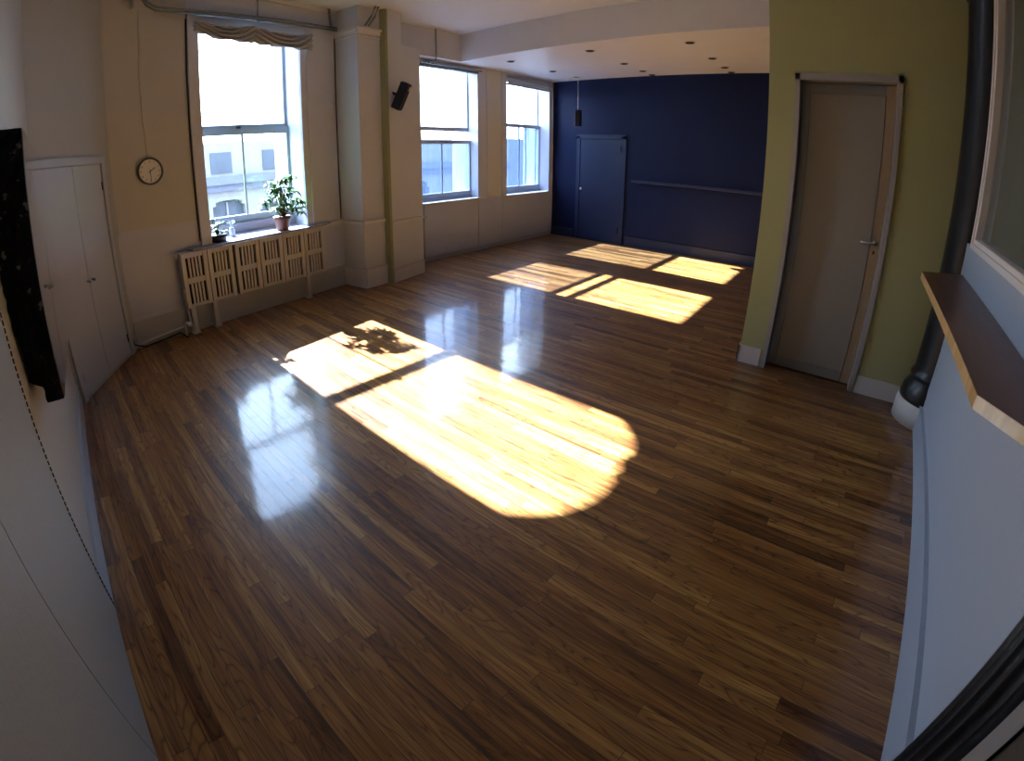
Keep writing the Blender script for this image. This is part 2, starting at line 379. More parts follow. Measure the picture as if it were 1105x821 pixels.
# coloured paint fields and wainscot (thin skins of real board on the walls)
bm = B(); BAY.box(bm, .0, .85, 0, .004, 1.14, ZH - .03); struct('trim_3', bm, M['wall_tan'])
bm = B(); BAY.box(bm, -.01, .016, 0, .012, 1.12, ZH); struct('trim_4', bm, M['grey_trim'])
bm = B(); BAY.box(bm, .0, .86, 0, .003, .30, 1.138); BAY.box(bm, 2.36, 2.80, 0, .003, .30, .80); struct('trim_5', bm, M['wall_lilac'])
bm = B(); BAY.box(bm, 0, .92, 0, .012, 0, .16); BAY.box(bm, .0, BAY.L, 0, .018, 0, .24); BAY.box(bm, 0, BAY.L, 0, .030, .24, .265)
struct('baseboard_bay', bm, M['grey_trim'])
bm = B(); LEFT.box(bm, .0, 2.1, 0, .012, 0, .17); LEFT.box(bm, .0, 2.1, 0, .016, .17, .182)
struct('baseboard_left', bm, M['white_wall'])
# chair rail round the pier and bay
def chain_rail(pts, z0, z1, d, mat, name, top=.006):
    bm = B()
    for a, b in zip(pts, pts[1:]):
        f = Fr(a, b); f.box(bm, -.004, f.L + .004, -.01, d, z0, z1); f.box(bm, -.004, f.L + .004, -.01, d + top, z1 - .012, z1)
    return struct(name, bm, mat)
PIERP = [(3.27, 5.23), (3.34, 4.85), (3.685, 4.873)]
chain_rail([(2.86, yb(2.86) - .002)] + PIERP, .825, .862, .022, M['trim'], 'trim_6')
chain_rail([(3.757, 4.80), (4.40, 4.93)], .785, .812, .012, M['trim'], 'trim_7')
chain_rail(PIERP, 0, .25, .02, M['trim'], 'baseboard_pier', .010)
chain_rail([(3.757, 4.80), (4.40, 4.93)], 0, .18, .014, M['trim'], 'baseboard_pier_right', .003)
bm = B()
for a, b in zip(PIERP, PIERP[1:]):
    f = Fr(a, b)
    f.box(bm, -.02, f.L + .01, -.01, .045, 3.225, 3.25); f.box(bm, -.01, f.L, -.01, .025, 3.17, 3.225); f.box(bm, -.01, f.L, -.01, .012, 3.13, 3.15)
struct('trim_8', bm, M['trim'])
# bay crown line and closet crown line
bm = B(); BAY.box(bm, -.05, BAY.L, 0, .03, ZH - .04, ZH); struct('trim_9', bm, M['ceiling'])
bm = B(); CLO.box(bm, 0, CLO.L, 0, .03, 3.30, 3.36); struct('trim_10', bm, M['wall_tan'])
# far wall wainscot
bm = B()
box(bm, 4.64, 6.07, YB - .012, YB, .08, .885); box(bm, 6.09, 6.72, YB - .010, YB, .08, .885); box(bm, 6.73, XB - .01, YB - .012, YB, .08, .885)
struct('trim_11', bm, M['wall_lilac'])
bm = B(); box(bm, 4.60, XB, YB - .006, YB, 0, .07); struct('baseboard_far', bm, M['grey_trim'])
bm = B(); box(bm, 6.075, 6.087, YB - .016, YB, .05, .885); box(bm, 6.722, 6.728, YB - .013, YB, .05, .885); struct('trim_12', bm, M['grey_trim'])
bm = B(); box(bm, 6.32, 6.70, YB - .006, YB, .89, ZL); struct('trim_13', bm, M['wall_cream'])
bm = B(); box(bm, 6.30, 6.32, YB - .010, YB, .89, ZL); box(bm, 6.70, 6.83, YB - .022, YB, .89, ZL); box(bm, 8.19, 8.27, YB - .03, YB, .88, ZL); struct('trim_14', bm, M['wall'])
# navy wall skirting
bm = B(); box(bm, XB - .016, XB, -1.5, 3.72, 0, .17); box(bm, XB - .022, XB, -1.5, 3.72, .15, .17); box(bm, XB - .016, XB, 4.86, YB, 0, .17)
struct('baseboard_navy', bm, M['blue_trim'])
# green wall skirting
bm = B(); box(bm, XG - .014, XG, .47, .669, 0, .155); box(bm, XG - .014, XG + .19, .655, .669, 0, .155); box(bm, XG - .014, XG, -.70, -.355, 0, .145)
struct('baseboard_green', bm, M['trim'])
# half wall skirting
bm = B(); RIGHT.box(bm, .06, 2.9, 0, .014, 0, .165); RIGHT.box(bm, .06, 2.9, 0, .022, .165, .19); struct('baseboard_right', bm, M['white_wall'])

# ---------------------------------------------------------------- windows
def sash_window(name, x0, x1, y, z0, z1, zr, muntins, glass_low, mat, extra_rail=None, rt=.055, st=.06):
    w = root(name, (0, 0, 0), kind='structure')
    ym = y
    def ring(bm, a0, a1, b0, b1, yy, bot, top):
        box(bm, a0, a0 + st, yy - .02, yy + .02, b0, b1); box(bm, a1 - st, a1, yy - .02, yy + .02, b0, b1)
        box(bm, a0 + st, a1 - st, yy - .02, yy + .02, b0, b0 + bot); box(bm, a0 + st, a1 - st, yy - .02, yy + .02, b1 - top, b1)
    bm = B(); box(bm, x0 - .03, x0 + .012, ym - .06, ym + .09, z0, z1); box(bm, x1 - .012, x1 + .02, ym - .06, ym + .09, z0, z1); box(bm, x1 - .045, x1 + .02, ym + .066, ym + .09, z0, z1)
    box(bm, x0 - .03, x1 + .02, ym - .06, ym + .09, z0 - .04, z0 + .01)
    obj('frame', bm, M['frame_blue'], w)
    bm = B(); ring(bm, x0 + .012, x1 - .012, z0 + .01, zr + .02, ym, .09, rt)
    lo = obj('lower_sash', bm, mat, w)
    for mx in muntins:
        obj('muntin', box(B(), mx - .012, mx + .012, ym - .012, ym + .012, z0 + .09, zr - .03), mat, lo)
    obj('pane', box(B(), x0 + .07, x1 - .07, ym - .002, ym + .002, z0 + .09, zr - .03), glass_low, lo)
    zu = extra_rail if extra_rail else zr
    bm = B(); ring(bm, x0 + .012, x1 - .012, zu - .03, z1, ym + .045, rt + .01, .05)
    up = obj('upper_sash', bm, mat, w)
    obj('pane', box(B(), x0 + .07, x1 - .07, ym + .043, ym + .047, zu + .03, z1 - .04), M['glass'], up)
    return w
w1 = sash_window('window_1', 1.395, 2.75, 5.52, .96, 3.5, 2.065, [2.10], M['glass'], M['frame_blue'], rt=.08)
obj('sash_lock', box(B(), 2.02, 2.07, 5.47, 5.50, 2.075, 2.10), M['chrome'], w1)
bm = B()
BAY.box(bm, .85, .90, 0, .035, .87, 3.24); BAY.box(bm, .90, .975, 0, .022, .87, 3.16)
BAY.box(bm, 2.245, 2.33, 0, .022, .87, 3.16); BAY.box(bm, 2.33, 2.36, 0, .035, .87, 3.24)
BAY.box(bm, .85, 2.36, 0, .022, 3.09, 3.24); BAY.box(bm, .84, 2.37, 0, .04, 3.22, 3.24)
obj('casing', bm, M['wall'], w1)
bm = B(); prism(bm, [(1.20, yb(1.20) - .10), (2.93, yb(2.93) - .10), (3.10, yb(3.10)), (2.70, yb(2.70)), (2.73, 5.49), (1.42, 5.49), (1.45, yb(1.45)), (1.16, yb(1.16))], .845, .866)
obj('stool', bm, M['sill'], w1, bevel=.004)
bm = B(); box(bm, 1.43, 2.73, 5.44, 5.60, .866, .975); obj('sill', bm, M['sill'], w1)
w2 = sash_window('window_2', 4.74, 6.12, 5.58, .93, 3.10, 1.86, [5.41], M['frost'], M['frame_blue'], extra_rail=2.06, st=.055)
bm = B(); box(bm, 4.70, 6.11, YB - .035, 5.56, .895, .918); obj('stool', bm, M['trim'], w2)
w3 = sash_window('window_3', 6.79, 8.235, 5.61, .93, 3.10, 2.19, [7.51], M['frost'], M['frame_blue'], st=.055)
bm = B(); box(bm, 6.80, 8.21, YB - .035, 5.58, .885, .908); obj('stool', bm, M['trim'], w3)
obj('storm_bar', box(B(), 7.80, 7.83, 5.66, 5.68, .95, 2.15), M['frame_blue'], w3)

# glazed partition above the half wall
w4 = root('window_4', kind='structure')
bm = B()
for k in range(2):                                       # stepped rounded frame
    o_ = .026 * k
    RIGHT.box(bm, .36 + o_, .36 + o_ + .034, -.06, .030 - .010*k, 1.335 + o_, 2.95)
    RIGHT.box(bm, .36 + o_, 2.9, -.06, .030 - .010*k, 1.335 + o_, 1.335 + o_ + .034)
obj('frame', bm, M['trim'], w4, bevel=.006)
bm = B(); RIGHT.box(bm, .41, 2.9, -.03, -.022, 1.385, 2.95); obj('pane', bm, M['room_glass'], w4)

# ---------------------------------------------------------------- doors
d1 = root('door_1', kind='structure')                     # navy flush door
bm = B()
box(bm, XB - .03, XB, 4.745, 4.82, 0, 2.02); box(bm, XB - .03, XB, 3.775, 3.85, 0, 2.02); box(bm, XB - .03, XB, 3.775, 4.82, 1.965, 2.045)
obj('casing', bm, M['blue_trim'], d1)
bm = B(); box(bm, XB - .018, XB - .002, 3.855, 4.74, .012, 1.958); leaf = obj('leaf', bm, M['blue_trim'], d1, bevel=.003)
bm = B(); lathe(bm, [(.010, 0), (.012, .02), (.028, .035), (.030, .05), (.022, .066)], seg=16); xform(bm, Matrix.Translation((XB - .018, 4.68, .99)) @ Matrix.Rotation(-PI/2, 4, 'Y'))
obj('knob', bm, M['chrome'], leaf, smooth=True)
for z in (1.72, .20):
    obj('hinge', box(B(), XB - .034, XB - .016, 3.862, 3.885, z, z + .12), M['black'], leaf)

d2 = root('door_2', kind='structure')                     # glazed aluminium door in the green wall
y0, y1 = -.341, .449
bm = B()
box(bm, XG - .022, XG + .17, y1 - .036, y1, 0, 2.405); box(bm, XG - .022, XG + .17, y0, y0 + .036, 0, 2.405); box(bm, XG - .022, XG + .17, y0, y1, 2.355, 2.405)
obj('casing', bm, M['door_frame'], d2)
bm = B()
a0, a1, xx = y0 + .040, y1 - .040, XG + .10
box(bm, xx, xx + .04, a1 - .07, a1, .012, 2.35); box(bm, xx, xx + .04, a0 + .07, a1 - .07, .012, .10); box(bm, xx, xx + .04, a0 + .07, a1 - .07, 2.27, 2.35)
leaf2 = obj('leaf', bm, M['alu'], d2, bevel=.004)
obj('lock_stile', box(B(), xx, xx + .04, a0, a0 + .068, .012, 2.35), M['stile_reflection'], leaf2)
obj('stile_edge', box(B(), xx - .004, xx + .01, a0 + .068, a0 + .074, .012, 2.27), M['chrome'], leaf2)
obj('panel', box(B(), xx + .012, xx + .024, a0 + .074, a1 - .07, .10, 2.27), M['frosted'], leaf2)
bm = B(); tube(bm, [(xx, a0 + .035, 1.175), (xx - .055, a0 + .035, 1.175), (xx - .06, a0 + .05, 1.175), (xx - .06, a0 + .15, 1.178)], .0085, 10)
xform(bm, Matrix.Identity(4)); lathe(bm, [(.022, 0), (.022, .006)], (0, 0, 0), 16)
for v in [v for v in bm.verts if abs(v.co.z) < .01 and (v.co.x**2 + v.co.y**2) < .001]: v.co = Vector((xx - v.co.z, a0 + .035 + v.co.y, 1.175 + v.co.x))
obj('lever_handle', bm, M['nickel'], leaf2, smooth=True)
obj('keyhole', box(B(), xx - .004, xx + .001, a0 + .028, a0 + .042, 1.09, 1.115), M['dark'], leaf2)

d3 = root('door_3', kind='structure')                     # pair of closet doors
s0, s1 = .10, CLO.L - .165; sm = (s0 + s1) / 2 - .02
bm = B(); CLO.box(bm, s0 - .06, s0, -.02, .018, 0, 1.85); CLO.box(bm, s1, s1 + .055, -.02, .018, 0, 1.85); CLO.box(bm, s0 - .06, s1 + .055, -.02, .018, 1.795, 1.85)
CLO.box(bm, s0 - .07, s1 + .065, -.02, .026, 1.84, 1.855)
obj('casing', bm, M['closet'], d3)
for a, b, kx, hx in ((s0 + .004, sm - .002, sm - .035, s0 + .004), (sm + .002, s1 - .004, sm + .035, s1 - .018)):
    bm = B(); CLO.box(bm, a, b, -.03, .004, .035, 1.788); lf = obj('leaf', bm, M['closet'], d3, bevel=.002)
    bm = B(); p = CLO.p(kx, .004, .865)
    lathe(bm, [(.008, 0), (.007, .018), (.016, .026), (.017, .036), (.010, .044)], seg=14)
    xform(bm, Matrix.Translation(p) @ Matrix.Rotation(CLO.rot(), 4, 'Z') @ Matrix.Rotation(PI/2, 4, 'X'))
    obj('knob', bm, M['nickel'], lf, smooth=True)
    for z in (1.56, .14):
        bm = B(); CLO.box(bm, hx, hx + .014, .003, .010, z, z + .075); obj('hinge', bm, M['black'], lf)

# ---------------------------------------------------------------- radiator
R = Fr((1.055, yb(1.055) - .12), (2.90, yb(2.90) - .12))
rad = root('radiator', R.p(R.L / 2, -.05, 0), (0, 0, R.rot()), category='radiator',
           label='long cream cast radiator of slotted panels under the window sill beside the closet')
def on_rad(bm):  # world mesh into the radiator's own axes
    return xform(bm, (Matrix.Translation(rad.location) @ Matrix.Rotation(R.rot(), 4, 'Z')).inverted())
RL = R.L; gaps = [0, .298, .62, .93, 1.24, 1.545]; widths = [.29, .29, .30, .30, .295, .30]
zb, zt = .285, .832
def section(u0, wd):
    bm = B(); nsl = 5; bw = .048; inner = wd - 2*bw; pitch = inner / nsl; bar = pitch * .66
    for z0_, z1_ in ((zb, zb + .035), ((zb+zt)/2 - .03, (zb+zt)/2 + .03), (zt - .04, zt)): R.box(bm, u0 + bw, u0 + wd - bw, -.025, 0, z0_, z1_)
    R.box(bm, u0, u0 + bw, -.028, .003, zb - .005, zt + .004); R.box(bm, u0 + wd - bw, u0 + wd, -.028, .003, zb - .005, zt + .004)
    for i in range(1, nsl):
        c = u0 + bw + pitch * i
        R.box(bm, c - bar/2, c + bar/2, -.022, -.002, zb + .03, zt - .03)
    R.box(bm, u0 + .006, u0 + .03, -.09, -.02, zb, zt); R.box(bm, u0 + wd - .03, u0 + wd - .006, -.09, -.02, zb, zt)
    return on_rad(bm)
for g, wd in zip(gaps, widths): obj('section', section(g, wd), M['rad'], rad, bevel=.005)
bm = B(); R.box(bm, .01, RL - .01, -.075, -.034, zb + .01, zt - .01)
obj('slot_shade', on_rad(bm), M['dark'], rad)  # dark sheet added behind the slots, shade put into its colour
bm = B(); R.box(bm, 0, RL, -.09, .006, zt, zt + .012); obj('top_rail', on_rad(bm), M['rad'], rad, bevel=.004)
for u in (.03, .285, 1.535):
    bm = B(); R.box(bm, u, u + .055, -.045, 0, .0, zb + .01); R.box(bm, u - .012, u + .067, -.05, .006, .0, .03)
    obj('foot', on_rad(bm), M['rad'], rad, bevel=.005)
bm = B(); tube(bm, [R.p(-.06, -.05, .12), R.p(-.02, -.05, .12), R.p(.02, -.05, .125), R.p(.02, -.05, .30)], .017); tube(bm, [R.p(-.045, -.05, .12), R.p(-.045, -.05, 0)], .015); lathe(bm, [(.03, 0), (.034, .02), (.03, .05)], tuple(R.p(.0, -.05, .09)), 12)
obj('valve', on_rad(bm), M['trim'], rad, smooth=True)
bm = B(); lathe(bm, [(.012, -.03), (.018, 0), (.012, .03)], tuple(R.p(-.03, -.04, .81)), 12); obj('air_vent', on_rad(bm), M['rad'], rad, smooth=True); bm = B(); lathe(bm, [(.010, -.02), (.012, 0), (.010, .02)], tuple(R.p(-.012, -.01, .47)), 12)
obj('air_vent', on_rad(bm), M['rad'], rad, smooth=True)

# pipe and loose cable along the bay skirting
bm = B(); tube(bm, [R.p(-.55, -.11, .035), R.p(-.3, -.10, .06), R.p(-.05, -.05, .10)], .010); 
obj('steam_pipe', bm, M['trim'], smooth=True, label='thin white pipe running along the skirting from the radiator towards the closet', category='pipe')
bm = B(); tube(bm, [R.p(-.62, -.08, .30), R.p(-.60, -.075, .06), R.p(-.5, -.065, .012), R.p(-.3, -.045, .03), R.p(-.12, -.02, .06), R.p(-.09, .02, .03), R.p(-.07, .05, .008)], .007)
obj('cable', bm, M['black'], smooth=True, label='black cable sagging over the skirting between closet and radiator', category='cable')

# ---------------------------------------------------------------- valance over window 1
bm = B(); nu, nv = 72, 22; u0, u1 = .87, 2.335
grid = []
for i in range(nu + 1):
    t = i / nu; u = u0 + (u1 - u0) * t
    k = 0 if t < .48 else 1; tt = t / .48 if k == 0 else (t - .48) / .52
    sag = math.sin(PI * tt)
    top = 3.13 - .05 * sag
    bot = (3.0 - .07 * min(1, tt * 2.6)) if k == 0 else (2.930 - .012 * math.sin(PI * tt))
    if k == 0 and tt > .85: bot += (tt - .85) * .12
    row = []
    for j in range(nv + 1):
        v = j / nv; z = top + (bot - top) * v
        ph = (v * 3.2 - sag * 1.9) * 2 * PI
        d = .150 + .032 * math.sin(ph) * (.45 + .55 * sag) + .045 * sag * v + .006 * math.sin(u * 90 + v * 3)
        row.append(bm.verts.new(BAY.p(u, d, z)))
    grid.append(row)
for i in range(nu):
    for j in range(nv): bm.faces.new((grid[i][j], grid[i+1][j], grid[i+1][j+1], grid[i][j+1]))
o = obj('valance', bm, M['valance'], smooth=True, category='curtain', label='grey cloth valance draped in two swags across the top of the window above the plants')
sd = o.modifiers.new('cloth', 'SOLIDIFY'); sd.thickness = .006

# ---------------------------------------------------------------- clock and its wire
CK = BAY.p(.388, .006, 1.675); rc = .131
ck = root('wall_clock', CK, (PI/2, 0, BAY.rot()), category='clock', label='round white wall clock with dark rim on the tan wall panel left of the window')
bm = B(); lathe(bm, [(rc - .002, 0), (rc, .012), (rc, .030), (rc - .012, .036), (rc - .018, .030), (rc - .018, .012)], seg=48); obj('rim', bm, M['clock_rim'], ck, smooth=True)
bm = B(); lathe(bm, [(rc - .016, .008), (rc - .016, .020)], seg=48); obj('face', bm, M['clock_face'], ck)
for h in range(1, 13):
    cu = bpy.data.curves.new('n', 'FONT'); cu.body = str(h); cu.size = .026; cu.align_x = 'CENTER'; cu.align_y = 'CENTER'; cu.extrude = .0008; cu.resolution_u = 2
    to = bpy.data.objects.new('n', cu); COL.objects.link(to); bpy.context.view_layer.update()
    me = bpy.data.meshes.new_from_object(to.evaluated_get(bpy.context.evaluated_depsgraph_get()))
    a = PI/2 - h * PI/6; me.transform(Matrix.Translation((.092*math.cos(a), .092*math.sin(a), .0212))); nb = B(); nb.from_mesh(me); obj('numeral', nb, M['black'], ck)
    bpy.data.objects.remove(to); bpy.data.curves.remove(cu); bpy.data.meshes.remove(me)
def hand(ang, ln, w, z):
    bm = B(); box(bm, -w/2, w/2, -.018, ln, z, z + .0015); return xform(bm, Matrix.Rotation(-ang, 4, 'Z'))
obj('hour_hand', hand(math.radians(58), .062, .007, .022), M['black'], ck)
obj('minute_hand', hand(math.radians(178), .088, .005, .0245), M['black'], ck)
bm = B(); tube(bm, [BAY.p(.375, .012, 1.80), BAY.p(.355, .010, 2.3), BAY.p(.345, .012, 2.72), BAY.p(.352, .012, 2.73), BAY.p(.355, .012, 3.2)], .0018, 6)
obj('clock_wire', bm, M['pipe'], smooth=True, category='wire', label='thin dark wire running up the wall from the round clock')

# ---------------------------------------------------------------- pipes in the bay
def pipe_run(bm, off, zo):
    P = [BAY.p(.33, .03, 3.40 + zo), BAY.p(.36, .05 + off, 3.34 + zo), BAY.p(.42, .07 + off, 3.24 + zo), BAY.p(.50, .08 + off, 3.20 + zo), BAY.p(.60, .08 + off, 3.195 + zo)]
    P += [BAY.p(.60 + (2.77 - .60) * t, .08 + off, 3.195 + zo + .055 * t) for t in (.15, .3, .5, .7, .85, 1)]
    tube(bm, P, .013, 10)
bm = B(); pipe_run(bm, 0, 0); pipe_run(bm, .004, .032)
pr = obj('conduit', bm, M['pipe'], smooth=True, category='conduit', label='pair of grey conduits running across the wall above the clock and draped window')
bm = B(); tube(bm, [BAY.p(1.64, .09, 3.26), BAY.p(1.64, .09, ZH)], .011, 8); tube(bm, [BAY.p(1.62, .09, 3.255), BAY.p(1.66, .09, 3.20)], .014, 8)
obj('hanger', bm, M['pipe'], pr)
bm = B(); tube(bm, [BAY.p(2.70, .06, 3.27), BAY.p(2.68, .05, ZH)], .018, 8)
obj('riser', bm, M['pipe'], pr)
bm = B(); BAY.box(bm, .280, .295, 0, .10, 3.21, ZH); BAY.box(bm, .255, .310, 0, .03, 3.35, ZH)
obj('bracket', bm, M['grey_trim'], bevel=.004, category='bracket', label='pale metal bracket on the wall at the left end of the grey conduits')
for zz, lab, u in ((.0, 'thin dark vertical pipe down the left edge of the window casing beside the clock', .842), (0, 'thin dark vertical pipe in the corner between window bay and white pier', BAY.L - .03)):
    bm = B(); tube(bm, [BAY.p(u, .012, .88 if u > 1 else .92), BAY.p(u, .012, 3.16)], .008, 8)
    obj('vertical_pipe', bm, M['darkpipe'], smooth=True, category='pipe', label=lab)
bm = B()
for k in (0, 1): tube(bm, [(3.42 + .05*k, 4.80, 3.26), (3.50 + .05*k, 4.78, 3.38), (3.565 + .045*k, 4.78, ZH)], .013, 8)
obj('diagonal_conduit', bm, M['pipe'], smooth=True, category='conduit', label='two short grey conduits slanting up from the pier moulding to the ceiling')

# ---------------------------------------------------------------- blinds and rods on windows 2, 3
bm = B(); tube(bm, [(4.78, YB - .06, 3.035), (6.12, YB - .06, 3.035)], .014, 8); box(bm, 4.79, 6.08, YB - .03, YB + .05, 2.985, 3.025)
b2 = obj('blind_rail', bm, M['pipe'], category='blind', label='grey blind rail and rod across the top of the middle window, hung from a rod')
bm = B(); tube(bm, [(4.93, 5.16, ZH), (4.93, 5.16, 3.10), (4.95, 5.20, 3.05), (4.95, YB - .06, 3.03)], .011, 8); obj('hanger', bm, M['pipe'], b2)
bl = root('roman_blind', (7.5, YB - .05, 2.86), category='blind', label='grey roman blind gathered up at the top of the window next to the navy wall')
for k in range(4):
    bm = B(); z = .02 + k * .045; box(bm, -.69, .69, -.03 + .006*k, .03, z, z + .036); obj('fold', bm, M['blind'], bl, bevel=.010)
bm = B(); tube(bm, [(8.26 - 7.5, -.02, .15), (8.26 - 7.5, -.02, -1.0)], .006, 6); lathe(bm, [(.014, 0), (.018, .02), (.010, .05)], (8.26 - 7.5, -.02, .15), 10); obj('cord', bm, M['pipe'], bl)

# heating pipes in the corner left of window 2
hp = root('corner_pipes', (4.70, 5.30, 0), category='pipes', label='white vertical heating pipes with a valve in the recess left of the middle window')
bm = B(); tube(bm, [(.09, .04, .08), (.09, .04, .89)], .012, 8); tube(bm, [(-.04, .03, .70), (.09, .04, .71), (.15, .03, .715)], .010, 8); obj('pipe', bm, M['grey_trim'], hp, smooth=True)
bm = B(); lathe(bm, [(.020, -.05), (.030, -.02), (.030, .03), (.018, .06)], (.0, .03, .78), 12); obj('valve', bm, M['jar'], hp, smooth=True)
bm = B(); lathe(bm, [(.016, 0), (.026, .01), (.026, .03), (.01, .04)], (.14, .02, .70), 12); obj('wheel', bm, M['jar'], hp, smooth=True)
bm = B(); lathe(bm, [(.018, 0), (.024, .02), (.016, .04)], (.03, .03, .12), 12); obj('elbow', bm, M['grey_trim'], hp, smooth=True)

# ---------------------------------------------------------------- speakers
def speaker(name, loc, rot, w, h, dp, label):
    s = root(name, loc, rot, category='speaker', label=label)
    bm = B(); prism(bm, [(-w/2, 0), (-w/2 + .015, -dp), (w/2 - .015, -dp), (w/2, 0)], -h/2, h/2); obj('cabinet', bm, M['black'], s, bevel=.008)
    bm = B(); box(bm, -w/2 + .022, w/2 - .022, -dp - .006, -dp, -h/2 + .02, h/2 - .02); obj('grille', bm, M['black_iron'], s, bevel=.004)
    return s
s1 = speaker('wall_speaker', (3.86, 4.74, 2.43), (math.radians(27), 0, math.radians(20)), .125, .35, .11, 'black speaker tilted downward on the white pier left of the middle window')
bm = B(); box(bm, .0, .05, -.1185, -.115, .09, .145); obj('pale_patch', bm, M['wall_cream'], s1)  # small cream patch near the top of the speaker front
bm = B(); tube(bm, [(0, -.02, 0), (.0, .05, -.01), (0.01, .09, -.01)], .014, 8); obj('bracket', bm, M['black'], s1)
s2 = speaker('ceiling_speaker', (8.02, 4.60, 2.33), (math.radians(-4), math.radians(-6), math.radians(-80)), .13, .30, .14, 'black speaker hanging from a ceiling rod in front of the navy wall')
s2.rotation_euler = (0, 0, math.radians(-70))
bm = B(); tube(bm, [(0, -.05, .15), (0.0, -.05, .72)], .009, 8); obj('rod', bm, M['chrome'], s2)
bm = B(); box(bm, -.16, .05, -.07, -.03, .715, .755); obj('ceiling_mount', bm, M['trim'], s2)

# ---------------------------------------------------------------- plants
def leaflet(bm, base, direc, ln, wd, droop):
    direc = direc.normalized(); side = direc.cross(Vector((0, 0, 1)))
    if side.length < .1: side = Vector((1, 0, 0))
    side.normalize(); rows = []; nseg = 5
    for i in range(nseg + 1):
        t = i / nseg; c = base + direc * ln * t + Vector((0, 0, -droop * ln * t * t))
        w = wd * math.sin(PI * min(1, (.06 + t * .94)) ** .85) * .5
        rows.append((bm.verts.new(c - side * w + Vector((0, 0, w*.3))), bm.verts.new(c), bm.verts.new(c + side * w + Vector((0, 0, w*.3)))))
    for a, b in zip(rows, rows[1:]):
        bm.faces.new((a[0], a[1], b[1], b[0])); bm.faces.new((a[1], a[2], b[2], b[1]))
def plant(name, loc, pot_prof, pot_mat, tips, leafm, label, ln, wd, seedv, stake=None, rosette=7):
    rnd = random.Random(seedv)
    p = root(name, loc, category='potted plant', label=label)
    bm = B(); lathe(bm, pot_prof, seg=28); obj('pot', bm, pot_mat, p, smooth=True)
    hz = pot_prof[-1][1]
    bm = B(); lathe(bm, [(pot_prof[-1][0] * .9, hz - .02), (pot_prof[-1][0] * .88, hz - .008)], seg=20); obj('soil', bm, M['soil'], p)
    bm = B(); lv = B()
    for (tx, ty, tz) in tips:
        tip = Vector((tx, ty, tz)); b0 = Vector((tx * .12, ty * .12, hz - .01)); mid = (b0 + tip) / 2 + Vector((-tx * .18, -ty * .18, .03))
        tube(bm, [b0, b0*.35 + mid*.65, mid*.5 + tip*.5 + Vector((0, 0, .01)), tip], [.005, .004, .0035, .002], 6)
        out = Vector((tx, ty, 0)); a0 = rnd.random() * 6
        for k in range(rosette):
            a = a0 + 2 * PI * k / rosette
            d = Vector((math.cos(a), math.sin(a), rnd.uniform(-.25, .35))) + out * 1.2
            leaflet(lv, tip, d, ln * rnd.uniform(.75, 1.15), wd * rnd.uniform(.8, 1.15), rnd.uniform(.2, .8))
    obj('stems', bm, M['stem'], p, smooth=True); lo = obj('foliage', lv, leafm, p, smooth=True)
    md = lo.modifiers.new('thick', 'SOLIDIFY'); md.thickness = .0012
    if stake: obj('stake', tube(B(), stake, .004, 6), M['stem'], p)
    return p
rnd = random.Random(3); tips = []
for i in range(34):
    a = rnd.uniform(0, 2*PI); r = rnd.uniform(.03, .17); z = rnd.uniform(.27, .66) - r * .35
    tips.append((r * math.cos(a) + .02, r * math.sin(a) * .75, z))
tips += [(.20, -.07, .33), (.22, -.08, .25), (.20, -.10, .20), (-.18, -.02, .38), (-.2, 0, .34), (.18, -.02, .36), (.22, -.06, .31)]
plant('potted_plant', (2.355, 5.09, .867), [(.062, 0), (.070, .01), (.092, .13), (.102, .135), (.102, .165), (.090, .165)], M['terracotta'], tips, M['leaf'],
      'tall bushy green plant in a terracotta pot at the right end of the window sill', .105, .034, 5, stake=[(.05, .02, .12), (.07, .02, .50)])
tips = [(.03*math.cos(i*1.3) * (1 + i % 3), .03*math.sin(i*1.3) * (1 + i % 3), .10 + .035*((i*7) % 5)) for i in range(14)]
plant('small_plant', (1.545, 5.03, .867), [(.085, 0), (.095, .015), (.105, .075), (.095, .08)], M['pot'], tips, M['leaf2'],
      'small dark green plant in a low dark bowl at the left of the sill', .055, .022, 9, rosette=6)
jr = root('glass_jar', (1.78, 5.22, .867), category='jar', label='small white frosted jar with pale sprigs on the sill beside the dark bowl')
bm = B(); lathe(bm, [(.028, 0), (.034, .01), (.034, .07), (.022, .09), (.022, .10)], seg=20); obj('body', bm, M['jar'], jr, smooth=True)
bm = B()
for k in range(7): tube(bm, [(0, 0, .09), (.02*math.cos(k), .02*math.sin(k), .14), (.045*math.cos(k), .045*math.sin(k), .16 + .01*(k % 3))], [.002, .002, .007], 6)
obj('sprigs', bm, M['jar'], jr)

